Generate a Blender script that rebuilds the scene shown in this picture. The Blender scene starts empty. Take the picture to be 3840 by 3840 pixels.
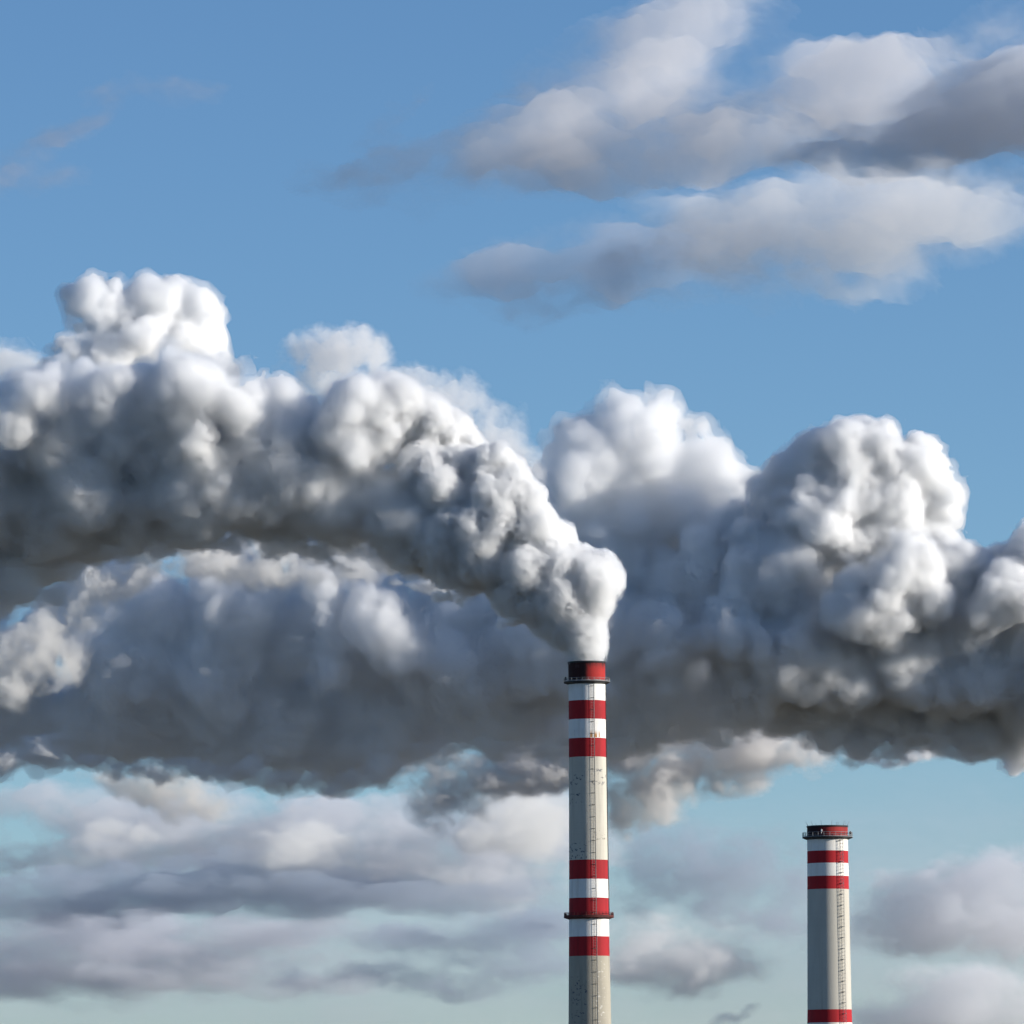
import bpy, bmesh, math, random, time
import numpy as np
from mathutils import Vector, Matrix

T0 = time.time()
sc = bpy.context.scene
COL = sc.collection

# ------------------------------------------------------------------ camera
FOV = math.radians(8.6)
PITCH = math.radians(5.35)
ROLL = math.radians(-0.45)
CAM = Vector((0, 0, 6.0))
cam_d = bpy.data.cameras.new('camera')
cam_d.sensor_width = 36.0
cam_d.lens = 18.0 / math.tan(FOV / 2)
cam_d.clip_start = 1.0
cam_d.clip_end = 400000.0
cam = bpy.data.objects.new('camera', cam_d)
COL.objects.link(cam)
cam.location = CAM
ROT = Matrix.Rotation(math.pi / 2 + PITCH, 3, 'X') @ Matrix.Rotation(ROLL, 3, 'Z')
cam.rotation_euler = ROT.to_euler()
sc.camera = cam
TAN = math.tan(FOV / 2)


def at(px, py, Y):
    """photo pixel (3840 frame) -> world point at ground distance Y"""
    d = ROT @ Vector(((px - 1920) / 1920 * TAN, (1920 - py) / 1920 * TAN, -1.0))
    return CAM + d * (Y / d.y)


def mpp(Y):
    return Y * TAN / 1920.0


# ------------------------------------------------------------------ sky and sun
SUN_EL = math.radians(16)
SUN_AZ = math.radians(-9)          # measured from +X (picture right) towards +Y (away)
sun_dir = Vector((math.cos(SUN_EL) * math.cos(SUN_AZ), math.cos(SUN_EL) * math.sin(SUN_AZ), math.sin(SUN_EL)))
world = bpy.data.worlds.new('World')
sc.world = world
world.use_nodes = True
wn = world.node_tree
wn.nodes.clear()
w_out = wn.nodes.new('ShaderNodeOutputWorld')
w_bg = wn.nodes.new('ShaderNodeBackground')
w_sky = wn.nodes.new('ShaderNodeTexSky')
w_sky.sky_type = 'NISHITA'
w_sky.sun_disc = False
w_sky.sun_elevation = SUN_EL
w_sky.sun_rotation = math.atan2(sun_dir.x, sun_dir.y)
w_sky.altitude = 300
w_sky.air_density = 0.85
w_sky.dust_density = 0.0
w_sky.ozone_density = 5.0
w_bg.inputs['Strength'].default_value = 0.095
wn.links.new(w_sky.outputs[0], w_bg.inputs[0])
wn.links.new(w_bg.outputs[0], w_out.inputs[0])

sun_d = bpy.data.lights.new('sun', 'SUN')
sun_d.energy = 5.0
sun_d.angle = math.radians(0.5)
sun_d.color = (1.0, 0.945, 0.86)
sun = bpy.data.objects.new('sun', sun_d)
COL.objects.link(sun)
sun.rotation_euler = sun_dir.to_track_quat('Z', 'Y').to_euler()

sc.view_settings.view_transform = 'Standard'
sc.view_settings.look = 'None'
sc.view_settings.exposure = 0.35
sc.view_settings.gamma = 1.0
sc.view_settings.use_curve_mapping = False
sc.render.engine = 'CYCLES'
cy = sc.cycles
cy.max_bounces = 48
cy.volume_bounces = 24
cy.diffuse_bounces = 3
cy.transparent_max_bounces = 128
cy.use_adaptive_sampling = True
cy.adaptive_threshold = 0.07
cy.use_denoising = True

# ------------------------------------------------------------------ helpers: noise, implicit surfaces
RNG = np.random.default_rng(11)
_perm = RNG.permutation(256).astype(np.int32)
_perm = np.concatenate([_perm, _perm, _perm])
_g = RNG.normal(size=(256, 3)).astype(np.float32)
_g /= np.linalg.norm(_g, axis=1)[:, None]


def perlin(p):
    """gradient noise, p (n,3) float32 -> about -1..1"""
    i = np.floor(p).astype(np.int32)
    f = (p - i).astype(np.float32)
    i &= 255
    u = f * f * f * (f * (f * 6 - 15) + 10)
    res = None
    for dx in (0, 1):
        wx = u[:, 0] if dx else 1 - u[:, 0]
        hx = _perm[i[:, 0] + dx]
        for dy in (0, 1):
            wy = u[:, 1] if dy else 1 - u[:, 1]
            hy = _perm[hx + i[:, 1] + dy]
            for dz in (0, 1):
                wz = u[:, 2] if dz else 1 - u[:, 2]
                g = _g[_perm[hy + i[:, 2] + dz]]
                v = g[:, 0] * (f[:, 0] - dx) + g[:, 1] * (f[:, 1] - dy) + g[:, 2] * (f[:, 2] - dz)
                v *= wx * wy * wz
                res = v if res is None else res + v
    return res * 1.5


_off = RNG.random((4096, 3)).astype(np.float32)


def worley(p):
    """distance to the nearest jittered lattice point"""
    i = np.floor(p).astype(np.int32)
    f = (p - i).astype(np.float32)
    best = np.full(len(p), 9.0, np.float32)
    for dx in (-1, 0, 1):
        hx = _perm[(i[:, 0] + dx) & 255]
        for dy in (-1, 0, 1):
            hy = _perm[hx + ((i[:, 1] + dy) & 255)]
            for dz in (-1, 0, 1):
                h = _perm[hy + ((i[:, 2] + dz) & 255)]
                o = _off[h]
                d = (o[:, 0] + dx - f[:, 0]) ** 2 + (o[:, 1] + dy - f[:, 1]) ** 2 + (o[:, 2] + dz - f[:, 2]) ** 2
                np.minimum(best, d, out=best)
    return np.sqrt(best)


def surface_nets(F, org, h):
    """F > 0 inside -> (verts, quads)"""
    S = F > 0
    nx, ny, nz = F.shape
    c = np.zeros((nx - 1, ny - 1, nz - 1), np.int8)
    for dx in (0, 1):
        for dy in (0, 1):
            for dz in (0, 1):
                c += S[dx:nx - 1 + dx, dy:ny - 1 + dy, dz:nz - 1 + dz]
    cells = np.argwhere((c > 0) & (c < 8)).astype(np.int32)
    idx = np.full(c.shape, -1, np.int32)
    idx[cells[:, 0], cells[:, 1], cells[:, 2]] = np.arange(len(cells), dtype=np.int32)
    corners = [(a, b, d) for a in (0, 1) for b in (0, 1) for d in (0, 1)]
    val = {k: F[cells[:, 0] + k[0], cells[:, 1] + k[1], cells[:, 2] + k[2]] for k in corners}
    acc = np.zeros((len(cells), 3), np.float32)
    cnt = np.zeros(len(cells), np.float32)
    for k in corners:
        for ax in range(3):
            if k[ax]:
                continue
            k2 = list(k); k2[ax] = 1; k2 = tuple(k2)
            a, b = val[k], val[k2]
            m = (a > 0) != (b > 0)
            t = a[m] / (a[m] - b[m])
            p = np.tile(np.array(k, np.float32), (m.sum(), 1))
            p[:, ax] = t
            acc[m] += p
            cnt[m] += 1
    V = cells + acc / cnt[:, None]
    V = V * h + np.array(org, np.float32)
    quads = []
    for ax in range(3):
        a1, a2 = (ax + 1) % 3, (ax + 2) % 3
        sl0 = [slice(1, -1)] * 3; sl1 = [slice(1, -1)] * 3
        sl0[ax] = slice(0, -1); sl1[ax] = slice(1, None)
        A, B = S[tuple(sl0)], S[tuple(sl1)]
        e = np.argwhere(A != B)
        if not len(e):
            continue
        flip = A[e[:, 0], e[:, 1], e[:, 2]]
        e = e + 1; e[:, ax] -= 1
        def cell(o1, o2):
            q = e.copy(); q[:, a1] += o1; q[:, a2] += o2
            return idx[q[:, 0], q[:, 1], q[:, 2]]
        q = np.stack([cell(-1, -1), cell(0, -1), cell(0, 0), cell(-1, 0)], 1)
        q[~flip] = q[~flip][:, ::-1]
        quads.append(q)
    return V, np.concatenate(quads)


def mesh_from(name, V, Q, smooth=True):
    me = bpy.data.meshes.new(name)
    me.vertices.add(len(V))
    me.vertices.foreach_set('co', np.ascontiguousarray(V, np.float32).ravel())
    n = len(Q); k = Q.shape[1]
    me.loops.add(n * k)
    me.loops.foreach_set('vertex_index', np.ascontiguousarray(Q, np.int32).ravel())
    me.polygons.add(n)
    me.polygons.foreach_set('loop_start', np.arange(0, n * k, k, dtype=np.int32))
    me.polygons.foreach_set('loop_total', np.full(n, k, np.int32))
    me.update(calc_edges=True)
    if smooth:
        me.polygons.foreach_set('use_smooth', np.ones(n, bool))
    return me


def billow(name, balls, h, octaves, seed, ampf=None, soft=0.25, fringe=None):
    """union of balls (x y z r), warped and covered with rounded puffs -> closed mesh"""
    B = np.array(balls, np.float32)
    amp = sum(o[1] for o in octaves)
    pad = 3 * h + amp * 1.6 + (fringe[0] + fringe[2] * 1.6 if fringe else 0)
    lo = (B[:, :3] - B[:, 3:4]).min(0) - pad
    hi = (B[:, :3] + B[:, 3:4]).max(0) + pad
    n = np.ceil((hi - lo) / h).astype(int) + 1
    F = np.full(tuple(n), -1e3, np.float32)
    for x, y, z, r in B:
        R = r + pad
        a = np.maximum(np.floor((np.array((x, y, z)) - R - lo) / h).astype(int), 0)
        b = np.minimum(np.ceil((np.array((x, y, z)) + R - lo) / h).astype(int) + 1, n)
        gx = (np.arange(a[0], b[0], dtype=np.float32) * h + (lo[0] - x))[:, None, None]
        gy = (np.arange(a[1], b[1], dtype=np.float32) * h + (lo[1] - y))[None, :, None]
        gz = (np.arange(a[2], b[2], dtype=np.float32) * h + (lo[2] - z))[None, None, :]
        d = r - np.sqrt(gx * gx + gy * gy + gz * gz)
        sub = F[a[0]:b[0], a[1]:b[1], a[2]:b[2]]
        k = soft * r
        e = np.maximum(k - np.abs(d - sub), 0)
        np.maximum(sub, d, out=sub)
        sub += e * e / (4 * k)
    m = (np.abs(F) < amp * 0.95 + 2 * h)
    ii = np.argwhere(m)
    P = (ii * h + lo).astype(np.float32)
    D = F[m]
    L0, A0 = octaves[0]
    W = np.stack([perlin(P / L0 * 0.6 + seed + 17.3 * k) for k in range(3)], 1)
    Pw = P + W * A0 * 0.9
    log(name, 'band', len(P))
    for k, (L, A) in enumerate(octaves):
        if k == 2:
            Pw = Pw + np.stack([perlin(P / L * 0.7 + seed + 5.3 * q) for q in range(3)], 1) * A * 1.3
        b = 0.30 - worley(Pw / L + seed * 1.7 + 31 * k) ** 2
        if k >= 2:
            b = b * .75 + .22 * perlin(Pw / L * 1.4 + seed + 50 * k)
        D = D + A * b * 2.0 * (ampf(P, k) if ampf else 1.0)
    F[m] = D
    F[0] = F[-1] = -1; F[:, 0] = F[:, -1] = -1; F[:, :, 0] = F[:, :, -1] = -1
    V, Q = surface_nets(F, lo, h)
    me = mesh_from(name, V, Q)
    if not fringe:
        return me
    # thin torn vapour around the dense body, on a coarser grid
    reach, L, A = fringe
    F = np.ascontiguousarray(F[::2, ::2, ::2]); h2 = h * 2
    m = (F > -reach - A * 1.6 - 2 * h2) & (F < A)
    P = (np.argwhere(m) * h2 + lo).astype(np.float32)
    f = 0
    for k in range(2):
        f = f + perlin(P / L * 2.1 ** k + seed * 3 + 9 * k) * .55 ** k
    F[m] += reach + A * f
    F[~m & (F < 0)] = -1
    F[0] = F[-1] = -1; F[:, 0] = F[:, -1] = -1; F[:, :, 0] = F[:, :, -1] = -1
    V, Q = surface_nets(F, lo, h2)
    return me, mesh_from('vapour_fringe', V, Q)


def lobes(spec, Y, seed, nsub=9, frac=(.34, .55), shrink=.9, x0=0, recede=0.0, y0=9999, under=0.0, xu=9999, hi=None):
    """spec rows: photo x, y, radius, depth (all in photo pixels at distance Y); each lobe carries smaller ones"""
    r = random.Random(seed)
    m = mpp(Y)
    out = []
    for row in spec:
        px, py, rp = row[:3]
        dp = row[3] if len(row) > 3 else 0
        t = 1.0 if not hi else min(max((py - hi[0]) / 350, 0), 1)
        rc = recede * t + (hi[1] * (1 - t) if hi else 0)
        c = at(px, py, Y) + Vector((0, (dp + max(0, x0 - px) * rc + max(0, py - y0) * under * min(max((xu - px) / 400, 0), 1)) * m, 0))
        R = rp * m * shrink
        out.append((c.x, c.y, c.z, R))
        for _ in range(row[4] if len(row) > 4 else nsub):
            v = Vector((r.gauss(0, 1), r.gauss(0, 1), r.gauss(0, 1))).normalized()
            q = c + v * (R * r.uniform(.62, .82))
            out.append((q.x, q.y, q.z, R * r.uniform(*frac)))
    return out


def fbm2(X, Z, L, seed, octs=5, stretch=1.0):
    v = 0; a = 1.0; tot = 0
    P = np.stack([X / L, Z / L * stretch, np.full_like(X, seed)], 1).astype(np.float32)
    for k in range(octs):
        v = v + a * perlin(P * (2.03 ** k) + 13.7 * k)
        tot += a; a *= 0.55
    return v / tot * 1.6


def lens(name, blobs, Y, depth, L, amp, seed, step=7, stretch=1.6, thr=0.12, warp=0.35, octs=6, gain=1.0, power=1.35):
    """soft cloud: a closed body whose depth falls away to nothing at a ragged outline.
    blobs: photo x, y, rx, ry, angle(deg), weight"""
    b = np.array(blobs, float)
    ext = 1.7
    rr = np.maximum(b[:, 2], b[:, 3]) * ext
    x0, x1 = (b[:, 0] - rr).min(), (b[:, 0] + rr).max()
    y0, y1 = (b[:, 1] - rr).min(), (b[:, 1] + rr).max()
    xs = np.arange(x0, x1 + step, step); ys = np.arange(y0, y1 + step, step)
    X, Z = np.meshgrid(xs, ys, indexing='ij')
    shp = X.shape
    X = X.ravel(); Z = Z.ravel()
    wx = fbm2(X, Z, L, seed + 5.1, 4, stretch) * L * warp
    wz = fbm2(X, Z, L, seed + 9.7, 4, stretch) * L * warp / stretch
    S = np.zeros_like(X)
    for bx, by, rx, ry, an, w in b:
        a = math.radians(an)
        dx = X + wx - bx; dz = -(Z + wz - by)
        u = (dx * math.cos(a) + dz * math.sin(a)) / rx
        v = (-dx * math.sin(a) + dz * math.cos(a)) / ry
        S = np.maximum(S, 0) + w * np.exp(-1.4 * (u * u + v * v))
    S = 1.25 * (1 - np.exp(-S))
    N = fbm2(X, Z, L, seed, octs, stretch)
    T = np.maximum(S * (1 + amp * N) - thr + 0.35 * amp * N * np.minimum(S * 3, 1), 0) * gain
    T = T ** power
    T = np.where(T > 0, T + 0.02, 0).reshape(shp)
    T[0] = T[-1] = 0; T[:, 0] = T[:, -1] = 0
    ok = T > 0
    for grow, n_it in ((False, 2), (True, 4)):            # drop specks too small to be cloud
        for _ in range(n_it):
            p = np.pad(ok, 1)
            nb = [p[1 + i:p.shape[0] - 1 + i, 1 + j:p.shape[1] - 1 + j] for i in (-1, 0, 1) for j in (-1, 0, 1)]
            ok = np.logical_or.reduce(nb) if grow else np.logical_and.reduce(nb)
    T = np.where(ok, T, 0)
    Mid = (fbm2(X, Z, L * 1.3, seed + 3.3, 5, stretch) * depth * 0.35).reshape(shp)
    o = at(0, 0, Y); ex = at(1, 0, Y) - o; ez = at(0, 1, Y) - o
    Xg = X.reshape(shp); Zg = Z.reshape(shp)
    base = np.array(o)[None, None] + Xg[..., None] * np.array(ex) + Zg[..., None] * np.array(ez)
    cellin = (T[:-1, :-1] > 0) | (T[1:, :-1] > 0) | (T[1:, 1:] > 0) | (T[:-1, 1:] > 0)
    ci = np.argwhere(cellin)
    quad = np.stack([ci, ci + (1, 0), ci + (1, 1), ci + (0, 1)], 1)
    used = np.zeros(shp, bool)
    used[quad[..., 0], quad[..., 1]] = True
    fi = np.full(shp, -1, np.int64); fi[used] = np.arange(used.sum())
    inn = used & (T > 0)
    bi = fi.copy(); bi[inn] = used.sum() + np.arange(inn.sum())
    P = base + np.array((0, 1, 0)) * Mid[..., None]
    VF = (P - np.array((0, 1, 0)) * (T * depth * .5)[..., None])[used]
    VB = (P + np.array((0, 1, 0)) * (T * depth * .5)[..., None])[inn]
    # the same diagonal splits front and back, so that the two never cross near the thin rim
    tri = np.concatenate([quad[:, (0, 1, 2)], quad[:, (0, 2, 3)]])
    tri = tri[(T[tri[..., 0], tri[..., 1]] > 0).any(1)]
    qf = fi[tri[..., 0], tri[..., 1]]
    qb = bi[tri[..., 0], tri[..., 1]][:, ::-1]
    return mesh_from(name, np.concatenate([VF, VB]), np.concatenate([qf, qb])[:, ::-1])


def vol_mat(name, density, g=0.35, col=(.997, .997, .997), absorb=None):
    m = bpy.data.materials.new(name); m.use_nodes = True
    nt = m.node_tree; nt.nodes.clear()
    o = nt.nodes.new('ShaderNodeOutputMaterial')
    v = nt.nodes.new('ShaderNodeVolumeScatter')
    v.inputs['Color'].default_value = (*col, 1)
    v.inputs['Density'].default_value = density
    v.inputs['Anisotropy'].default_value = g
    a = nt.nodes.new('ShaderNodeVolumeAbsorption')      # what the droplets do not scatter they swallow
    a.inputs['Color'].default_value = (*col, 1)
    a.inputs['Density'].default_value = density
    add = nt.nodes.new('ShaderNodeAddShader')
    nt.links.new(v.outputs[0], add.inputs[0])
    nt.links.new(a.outputs[0], add.inputs[1])
    nt.links.new(add.outputs[0], o.inputs['Volume'])
    m.cycles.volume_sampling = 'DISTANCE'
    return m


def thing(ob, label, cat, group=None):
    ob['label'] = label; ob['category'] = cat
    if group:
        ob['group'] = group
    return ob


def link(me, mat, parent=None, name=None):
    if mat:
        me.materials.append(mat)
    ob = bpy.data.objects.new(name or me.name, me)
    COL.objects.link(ob)
    if parent:
        ob.parent = parent
    return ob


def log(*a):
    print('[%.1fs]' % (time.time() - T0), *a)


# ------------------------------------------------------------------ materials
class N:
    """small node-tree helper"""
    def __init__(s, name):
        s.m = bpy.data.materials.new(name); s.m.use_nodes = True
        s.t = s.m.node_tree
        s.b = s.t.nodes['Principled BSDF']
        s.b.inputs['Specular IOR Level'].default_value = 0.25
        tc = s.t.nodes.new('ShaderNodeTexCoord'); s.co = tc.outputs['Object']

    def put(s, sock, v):
        if hasattr(v, 'links') or isinstance(v, bpy.types.NodeSocket):
            s.t.links.new(v, sock)
        else:
            sock.default_value = v

    def math(s, op, a, b=0.0, c=None):
        n = s.t.nodes.new('ShaderNodeMath'); n.operation = op
        s.put(n.inputs[0], a); s.put(n.inputs[1], b)
        if c is not None:
            s.put(n.inputs[2], c)
        return n.outputs[0]

    def xyz(s):
        n = s.t.nodes.new('ShaderNodeSeparateXYZ'); s.t.links.new(s.co, n.inputs[0]); return n.outputs

    def noise(s, scale, sx=1, sy=1, sz=1, detail=5, rough=.55, off=0.0):
        mp = s.t.nodes.new('ShaderNodeMapping'); mp.inputs['Scale'].default_value = (sx, sy, sz)
        mp.inputs['Location'].default_value = (off, off * .7, off * 1.3)
        s.t.links.new(s.co, mp.inputs[0])
        n = s.t.nodes.new('ShaderNodeTexNoise'); n.inputs['Scale'].default_value = scale
        n.inputs['Detail'].default_value = detail; n.inputs['Roughness'].default_value = rough
        s.t.links.new(mp.outputs[0], n.inputs['Vector'])
        return n.outputs[0]

    def step(s, v, lo, hi, a=0.0, b=1.0):
        n = s.t.nodes.new('ShaderNodeMapRange'); n.interpolation_type = 'SMOOTHSTEP'
        s.put(n.inputs[0], v)
        for i, q in enumerate((lo, hi, a, b)):
            n.inputs[1 + i].default_value = q
        return n.outputs[0]

    def mix(s, f, a, b):
        n = s.t.nodes.new('ShaderNodeMix'); n.data_type = 'RGBA'
        s.put(n.inputs[0], f)
        s.put(n.inputs[6], a if not isinstance(a, tuple) else (*a, 1))
        s.put(n.inputs[7], b if not isinstance(b, tuple) else (*b, 1))
        return n.outputs[2]

    def done(s, col, rough=.85, bump=None, dist=.02):
        s.put(s.b.inputs['Base Color'], col if not isinstance(col, tuple) else (*col, 1))
        s.b.inputs['Roughness'].default_value = rough
        if bump is not None:
            n = s.t.nodes.new('ShaderNodeBump'); n.inputs['Distance'].default_value = dist
            n.inputs['Strength'].default_value = 1
            s.t.links.new(bump, n.inputs['Height']); s.t.links.new(n.outputs[0], s.b.inputs['Normal'])
        return s.m


def paint(name, base, dirty, worn, soot_shade=None, rust=None):
    n = N(name)
    big = n.noise(.25, detail=6)
    streak = n.noise(1.0, 1, 1, .06, detail=6, rough=.6, off=3)
    fine = n.noise(2.2, 1, 1, .5, detail=6, rough=.65, off=9)
    c = n.mix(n.step(big, .35, .75, 0, .55), base, dirty)
    c = n.mix(n.step(streak, .48, .68, 0, .8), c, dirty)
    c = n.mix(n.step(fine, .66, .74, 0, .8), c, worn)
    if soot_shade:
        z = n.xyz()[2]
        s = n.math('MULTIPLY', n.step(z, soot_shade[0], soot_shade[1]), n.step(streak, .3, .6, .35, 1))
        if len(soot_shade) > 2:
            s = n.math('MAXIMUM', s, n.math('MULTIPLY', n.step(n.math('ADD', n.xyz()[0], n.math('MULTIPLY', big, 1.6)), soot_shade[2], soot_shade[3]), .93))  # sooty left side, painted blacker to hold the shade there too
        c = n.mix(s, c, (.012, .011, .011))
    if rust:
        z0, z1, x0, x1 = rust
        x, y, z = n.xyz()
        st = n.noise(2.4, 1, .01, .04, detail=3, off=21)
        k = n.math('MULTIPLY', n.step(st, .44, .54), n.math('MULTIPLY', n.step(z, z1, z0 + .5), n.step(z, z0, z0 + .05)))
        k = n.math('MULTIPLY', k, n.math('MULTIPLY', n.step(x, x0, x0 + .3), n.step(x, x1, x1 - .3)))
        c = n.mix(k, c, (.38, .17, .04))
    return n.done(c, .8, n.noise(6, detail=4), .015)


def concrete(name, base, alt, dark, scuffs=()):
    n = N(name)
    big = n.noise(.3, 1, 1, .35, detail=7)
    streak = n.noise(.9, 1, 1, .05, detail=6, rough=.6, off=4)
    fine = n.noise(1.6, 1, 1, .8, detail=7, rough=.7, off=8)
    c = n.mix(n.step(big, .3, .7), base, alt)
    c = n.mix(n.step(streak, .5, .75, 0, .6), c, dark)
    c = n.mix(n.step(fine, .64, .72, 0, .55), c, dark)
    x, y, z = n.xyz()
    for (z0, z1, x0, x1, thr, col) in scuffs:
        bl = n.noise(1.1, 1, 1, 1.5, detail=6, rough=.65, off=z0)
        k = n.math('MULTIPLY', n.step(z, z0, z0 + .35), n.step(z, z1, z1 - .35))
        k = n.math('MULTIPLY', k, n.math('MULTIPLY', n.step(x, x0, x0 + .4), n.step(x, x1, x1 - .4)))
        k = n.math('MULTIPLY', k, n.step(bl, thr, thr + .05))
        c = n.mix(k, c, col)
    # faint shutter-board rings left by the slip form
    w = n.math('FRACT', n.math('MULTIPLY', z, 1 / 1.25))
    c = n.mix(n.step(w, .93, .99, 0, .18), c, dark)
    return n.done(c, .9, n.noise(5, detail=5), .02)


def flat(name, col, rough=.6, var=.3):
    n = N(name)
    v = n.noise(3, detail=5)
    return n.done(n.mix(n.step(v, .3, .7), col, tuple(q * (1 - var) for q in col)), rough)


STEEL = flat('dark_steel', (.035, .034, .036))
GALV = flat('galvanised_steel', (.30, .30, .30), .5)
PALE_STEEL = flat('pale_steel', (.55, .53, .48), .6)
RUSTSTEEL = flat('rusty_steel', (.12, .035, .03), .8)

# ------------------------------------------------------------------ ground
n = N('ground')
gcol = n.mix(n.step(n.noise(.004, detail=8), .4, .6), (.075, .07, .05), (.11, .095, .07))
g_me = bpy.data.meshes.new('ground')
g_me.from_pydata([(-150000, -20000, 0), (150000, -20000, 0), (150000, 280000, 0), (-150000, 280000, 0)], [], [(0, 1, 2, 3)])
ground = link(g_me, n.done(gcol, .95))
ground['kind'] = 'structure'
ground['label'] = 'dark flat open ground below the picture'


# ------------------------------------------------------------------ chimneys
def lathe(name, prof, seg=96, closed=False):
    """prof: (r, z) rows -> ring surface"""
    a = np.arange(seg) / seg * 2 * np.pi
    V = np.concatenate([np.stack([r * np.sin(a), -r * np.cos(a), np.full(seg, z)], 1) for r, z in prof])
    q = []
    K = len(prof)
    for k in range(K if closed else K - 1):
        k2 = (k + 1) % K
        i = np.arange(seg); j = (i + 1) % seg
        q.append(np.stack([k * seg + i, k * seg + j, k2 * seg + j, k2 * seg + i], 1))
    me = mesh_from(name, V, np.concatenate(q))
    return me


def tube_bm(bm, pts, r, seg=5):
    pts = [Vector(p) for p in pts]
    rings = []
    for i, p in enumerate(pts):
        t = (pts[min(i + 1, len(pts) - 1)] - pts[max(i - 1, 0)]).normalized()
        u = t.orthogonal().normalized(); v = t.cross(u)
        rings.append([bm.verts.new(p + (u * math.cos(2 * math.pi * k / seg) + v * math.sin(2 * math.pi * k / seg)) * r) for k in range(seg)])
    for a, b in zip(rings, rings[1:]):
        for k in range(seg):
            bm.faces.new((a[k], a[(k + 1) % seg], b[(k + 1) % seg], b[k]))
    bm.faces.new(rings[0][::-1]); bm.faces.new(rings[-1])


def bm_mesh(name, bm):
    me = bpy.data.meshes.new(name)
    bmesh.ops.recalc_face_normals(bm, faces=bm.faces)
    bm.to_mesh(me); bm.free()
    return me


def tubes(name, lines, r, seg=5):
    bm = bmesh.new()
    for l in lines:
        tube_bm(bm, l, r, seg)
    return bm_mesh(name, bm)


def box_bm(bm, c, s, rot=0.0):
    g = bmesh.ops.create_cube(bm, size=1, matrix=Matrix.Translation(c) @ Matrix.Rotation(rot, 4, 'Z') @ Matrix.Diagonal((*s, 1)))
    return g


def pol(r, th, z):
    """th in degrees from the side facing the camera, positive to the right"""
    t = math.radians(th)
    return Vector((r * math.sin(t), -r * math.cos(t), z))


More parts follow.
